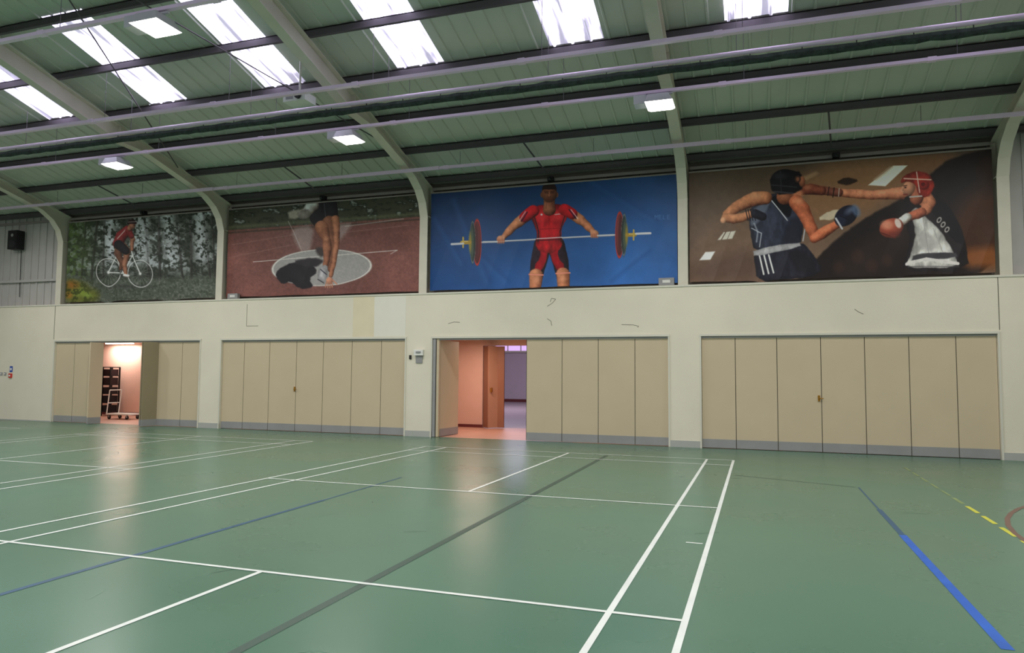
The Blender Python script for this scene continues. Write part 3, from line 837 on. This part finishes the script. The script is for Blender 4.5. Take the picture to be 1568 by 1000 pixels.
    A.line((1192,273),(1232,277),2,(56,54,60)); A.line((1206,250),(1208,286),1.6,(54,52,58)); A.ell(1206,258,10,5,(50,48,54),soft=3); A.line((1196,284),(1226,287),2.2,(66,64,70))
    A.limb([(1232,302,12),(1242,315,12),(1250,332,10),(1257,348,9.4),(1261,361,7.6)], (200,114,80)); A.ell(1236,300,7,5,(232,160,122),soft=3,alpha=0.6)
    A.limb([(1261,362,7.6),(1272,355,9),(1285,347,8),(1298,339,6.4)], (212,122,86))
    A.ell(1311,326,20,15,(32,34,48),-0.7,sh=0.3); A.ell(1303,334,8,9,(44,48,66),soft=2); A.ell(1317,317,8,4.5,(92,100,122),-0.7,soft=3); A.line((1295,330),(1305,347),3,(206,206,210)); A.ell(1327,318,6,10,(104,124,156),-0.4,soft=2,alpha=0.7); A.line((1302,326),(1318,334),1,(18,18,26))
    A.noise(0.05, 6, 3)
    return A.finish(1.1, 1.06, 0.03, 4)

# --- athlete on the track
def art_run():
    A = Art([(340,316),(638,291),(636,447),(336,458)], 500, 240)
    n = vnoise(A.x/40+3, A.y/40+3, 25); n2 = vnoise(A.x/2.5+3, A.y/2.5+3, 26)
    A.c = np.ones_like(A.c)*np.array([128,86,80])*(0.85+0.3*n[...,None])*(0.9+0.2*n2[...,None])
    t = vnoise(A.x/9, A.y/5, 27)
    hor = 350 - (A.x-340)*0.075
    m = np.clip((hor - A.y)/3, 0, 1)
    A.mix(m*0.95, (66,70,56)); A.mix(m*np.clip((t-0.48)*5,0,1)*0.85, (28,34,26)); A.mix(m*np.clip((t-0.62)*7,0,1)*0.8, (160,166,160)); A.mix(m*np.clip(1-abs(A.y-hor+6)/5,0,1)*0.7,(104,108,84))
    A.line((338,353),(636,331),2.4,(70,58,50),0.8,1); 
    for px in range(350,640,17): A.line((px,345-(px-340)*0.074),(px,353-(px-340)*0.074),0.9,(80,72,64),0.7)
    A.poly([(430,318),(462,312),(470,322),(434,332)], (190,180,168), 2, 0.8)
    for a in ((345,372,440,356),(345,392,440,372),(520,352,620,340)): A.line(a[:2],a[2:],1,(180,150,144),0.35)
    A.poly([(434,346),(472,340),(468,380),(452,386)], (176,166,164), 3, 0.6); A.poly([(506,340),(534,336),(512,366),(502,376)], (176,164,162), 3, 0.6)
    A.line((520,342),(610,330),1.4,(200,190,186),0.6); A.pl([(456,388),(440,350),(432,334)],1.2,(210,200,196),0.5)
    A.ell(484,409,77,30,(160,156,154),-0.05,1.0); A.mix(np.clip(1-np.hypot((A.x-484)/77,(A.y-409)/30),0,1)*0.5*n2,(190,188,186)); A.ell(484,409,76,29,(222,218,212),-0.05,ring=0.9)
    A.line((378,400),(600,381),1.1,(226,220,214),0.85); A.line((600,381),(590,387),1.1,(226,220,214),0.6)
    A.poly([(416,412),(440,400),(468,403),(478,416),(464,428),(472,441),(450,445),(436,432),(424,437),(412,424)], (42,39,44), 1.0)
    A.poly([(476,376),(500,378),(484,394),(474,384)], (70,62,62), 2); A.poly([(436,400),(470,392),(490,398),(470,410)], (52,48,52), 1.5)
    A.limb([(478,308,14),(480,326,15),(486,342,12)], (38,35,42)); A.limb([(496,308,12),(498,330,12)], (36,34,40)); A.line((488,306),(492,344),1.2,(90,88,96),0.7)
    A.limb([(462,318,8),(470,308,10)], (186,184,180)); A.poly([(444,320),(462,312),(468,326),(452,332)], (182,172,164), 1.2, sh=0.3)
    A.limb([(496,336,11),(499,350,9),(500,362,6.6),(502,376,7),(500,394,4.8),(497,412,4)], (130,84,64))
    A.limb([(484,344,11),(488,356,8),(491,364,6.2),(492,378,7.2),(491,396,4.4),(489,412,4)], (162,106,80))
    A.ell(490,362,3.4,3.4,(196,138,106),soft=2,alpha=0.7)
    A.poly([(480,408),(493,404),(494,420),(487,434),(477,426)], (206,202,206), 0.8, sh=0.3); A.line((482,412),(491,420),1.6,(60,60,70)); A.line((478,428),(487,434),1.4,(60,60,66))
    A.limb([(505,330,6),(507,350,5),(507,366,4.6),(503,398,3.8),(498,422,3.2)], (174,116,88)) 
    A.ell(496,430,5.5,6,(200,142,116),sh=0.4)
    for k in range(4): A.line((491+k*3.0,433),(489.5+k*3.6,442-abs(k-1.5)),1.7,(192,134,108))
    A.line((501,429),(507,435),2,(200,142,116))
    A.noise(0.06, 3, 4)
    return A.finish(1.1, 1.03, 0.05, 5)

# --- cyclist
def art_bike():
    A = Art([(93,343),(337,317),(323,457),(86,467)], 420, 230)
    n = vnoise(A.x/9+3, A.y/7+3, 35); n2 = vnoise(A.x/2.2+3, A.y/2.2+3, 36, 3); n3 = vnoise(A.x/26, A.y/26, 37, 3)
    A.c = np.ones_like(A.c)*np.array([74,80,70])*(0.6+0.6*n[...,None])*(0.65+0.7*n2[...,None])
    up = np.clip((432 - (A.x-90)*0.03 - A.y)/22, 0, 1)
    gap = np.clip((n-0.44)*8,0,1)*np.clip((n3-0.28)*4,0,1)
    A.mix(up*gap*(0.5+0.5*n2)*0.9, (206,212,218))
    for tx, sl, w in ((122,-12,3.4),(141,-16,4),(150,-6,3),(212,4,3),(236,-4,4),(262,7,3.4),(287,-5,4.4),(308,4,3),(322,-3,2)):
        A.line((tx,318),(tx+sl,436),w,(44,42,40),0.85,1); A.line((tx-1,318),(tx+sl-1,436),0.8,(120,116,108),0.4)
    r = np.random.RandomState(3)
    for k in range(46):
        x = r.uniform(95,330); y = r.uniform(325,420); a = r.uniform(-0.9,0.9); L = r.uniform(8,26)
        A.line((x,y),(x+L*math.cos(a),y+L*math.sin(a)),r.uniform(0.8,1.8),(40,42,38),0.75)
    leaf_ = vnoise(A.x/4+9, A.y/4+9, 41, 3)
    A.mix(np.clip((leaf_-0.56)*14,0,1)*up*0.75, (40,48,38))
    A.mix(np.clip((152-A.x)/50,0,1)*up*0.55, (70,86,54)); A.mix(np.clip((130-A.x)/30,0,1)*np.clip((leaf_-0.45)*6,0,1)*0.6, (104,124,70))
    for cx_, w_ in ((158,9),(205,14),(250,12),(300,12)):
        A.mix(up*np.exp(-((A.x-cx_)/w_)**2)*np.clip((0.62-leaf_)*7,0,1)*np.clip((415-A.y)/20,0,1)*0.75, (214,218,224))
    g = np.clip((A.y-428+(A.x-90)*0.03)/8,0,1)
    A.mix(g*0.9, (92,98,88)); A.mix(g*np.clip((leaf_-0.45)*5,0,1)*0.5, (58,66,52)); A.mix(g*np.clip((n2-0.55)*6,0,1)*0.5, (140,142,136))
    A.poly([(86,430),(112,434),(140,452),(130,468),(86,470)], (104,108,50), 5, 0.9); A.ell(108,451,9,5,(150,176,74),soft=4,alpha=0.6); A.ell(97,440,9,6,(166,94,44),soft=4,alpha=0.6); A.ell(120,456,6,3,(140,170,78),soft=2.5,alpha=0.6); A.ell(92,455,5,5,(180,112,50),soft=3,alpha=0.6)
    A.mix(np.clip((150-A.x)/40,0,1)*np.clip((A.y-430)/10,0,1)*np.clip((leaf_-0.46)*8,0,1)*0.8, (60,66,36))
    wh = (222,222,220)
    A.ell(178,442,36,3,(60,62,58),soft=3,alpha=0.6)
    for cx, cy in ((153,419),(202,421)):
        A.ell(cx,cy,19,21,(210,210,208),0,0.6,ring=0.6); A.ell(cx,cy,17.4,19.4,(40,40,40),0,0.6,ring=0.4,alpha=0.5)
        for k in range(9):
            t = k*math.pi/9+0.2; A.line((cx-18*math.cos(t),cy-20*math.sin(t)),(cx+18*math.cos(t),cy+20*math.sin(t)),0.35,(190,190,190),0.45)
        A.ell(cx,cy,2,2.2,wh)
    A.pl([(153,419),(165,396),(190,393),(176,421),(153,419)],1.5,wh); A.pl([(163,390),(176,421)],1.5,wh); A.pl([(189,384),(191,394),(202,421)],1.7,wh); A.line((159,389),(168,388),2.4,(28,28,30)); A.pl([(184,383),(193,383),(197,388),(194,393)],1.5,(34,34,36)); A.ell(176,421,4.4,4.8,(70,70,70),ring=0.7)
    A.limb([(172,374,6.5),(168,390,5.4),(174,404,3.6),(172,414,2.6)], (112,76,60)); 
    A.limb([(171,374,7.5),(182,386,6),(181,394,4.4),(178,408,3.8),(180,422,2.6)], (160,110,86))
    A.limb([(169,374,8),(174,362,8.4),(184,353,7.6)], (140,50,52)); A.limb([(170,376,7.4),(180,385,6.4)], (38,34,40)); A.line((168,366),(182,350),1.4,(226,214,206),0.8)
    A.limb([(186,355,4.4),(192,366,3.6),(190,376,3),(190,383,2.4)], (164,112,88)); A.limb([(185,353,5),(190,361,4.4)], (140,50,52))
    A.limb([(187,350,3.6),(190,346,3.6)], (168,114,90)); A.ell(192,344,5,6.4,(176,120,96),sh=0.5); A.poly([(184,344),(186,336),(194,333),(200,339),(199,342),(190,342)], (72,40,44), 0.7, sh=0.3); A.line((186,339),(198,338),1,(200,190,186),0.8)
    A.line((194,344),(197,344),1,(40,30,30)); A.limb([(178,424,2.4),(184,425,2.2)], (220,220,220))
    return A.finish(1.1, 1.06, 0.05, 6)

X0 = [c + 0.13 for c in COLS[1:5]]; X1 = [c - 0.13 for c in COLS[2:6]]
BZ0, BZ1 = 3.53, 5.93
banner('cyclist_banner', art_bike(), X0[0], X1[0], BZ0, BZ1, 1, [(0.3,0.03,0.06),(0.7,0.05,0.06)])
banner('track_athlete_banner', art_run(), X0[1], X1[1], BZ0, BZ1, 2, [(0.6,0.05,0.02)])
banner('weightlifter_banner', art_lift(), X0[2], X1[2], BZ0, BZ1, 3, [(0.3,0.05,0.02)])
banner('boxing_banner', art_box(), X0[3], X1[3], BZ0, BZ1, 4, [(0.26,0.03,0.05),(0.70,0.03,0.05)])

# ------------------------------------------------------------ world & camera
w = bpy.data.worlds.new('World'); scene.world = w; w.use_nodes = True
w.node_tree.nodes['Background'].inputs[0].default_value = (0.8, 0.82, 1.0, 1)
w.node_tree.nodes['Background'].inputs[1].default_value = 0.5

cam = bpy.data.cameras.new('Camera'); co = bpy.data.objects.new('Camera', cam)
scene.collection.objects.link(co)
cam.sensor_width = 36.0; cam.lens = 25.03; cam.clip_end = 200; cam.clip_start = 0.05
yaw, pitch, roll = math.radians(18.8), math.radians(3.68), math.radians(0.45)
R = Matrix.Rotation(yaw, 4, 'Z') @ Matrix.Rotation(math.pi/2 + pitch, 4, 'X') @ Matrix.Rotation(roll, 4, 'Z')
co.matrix_world = Matrix.Translation((0, 0, 1.555)) @ R
scene.camera = co
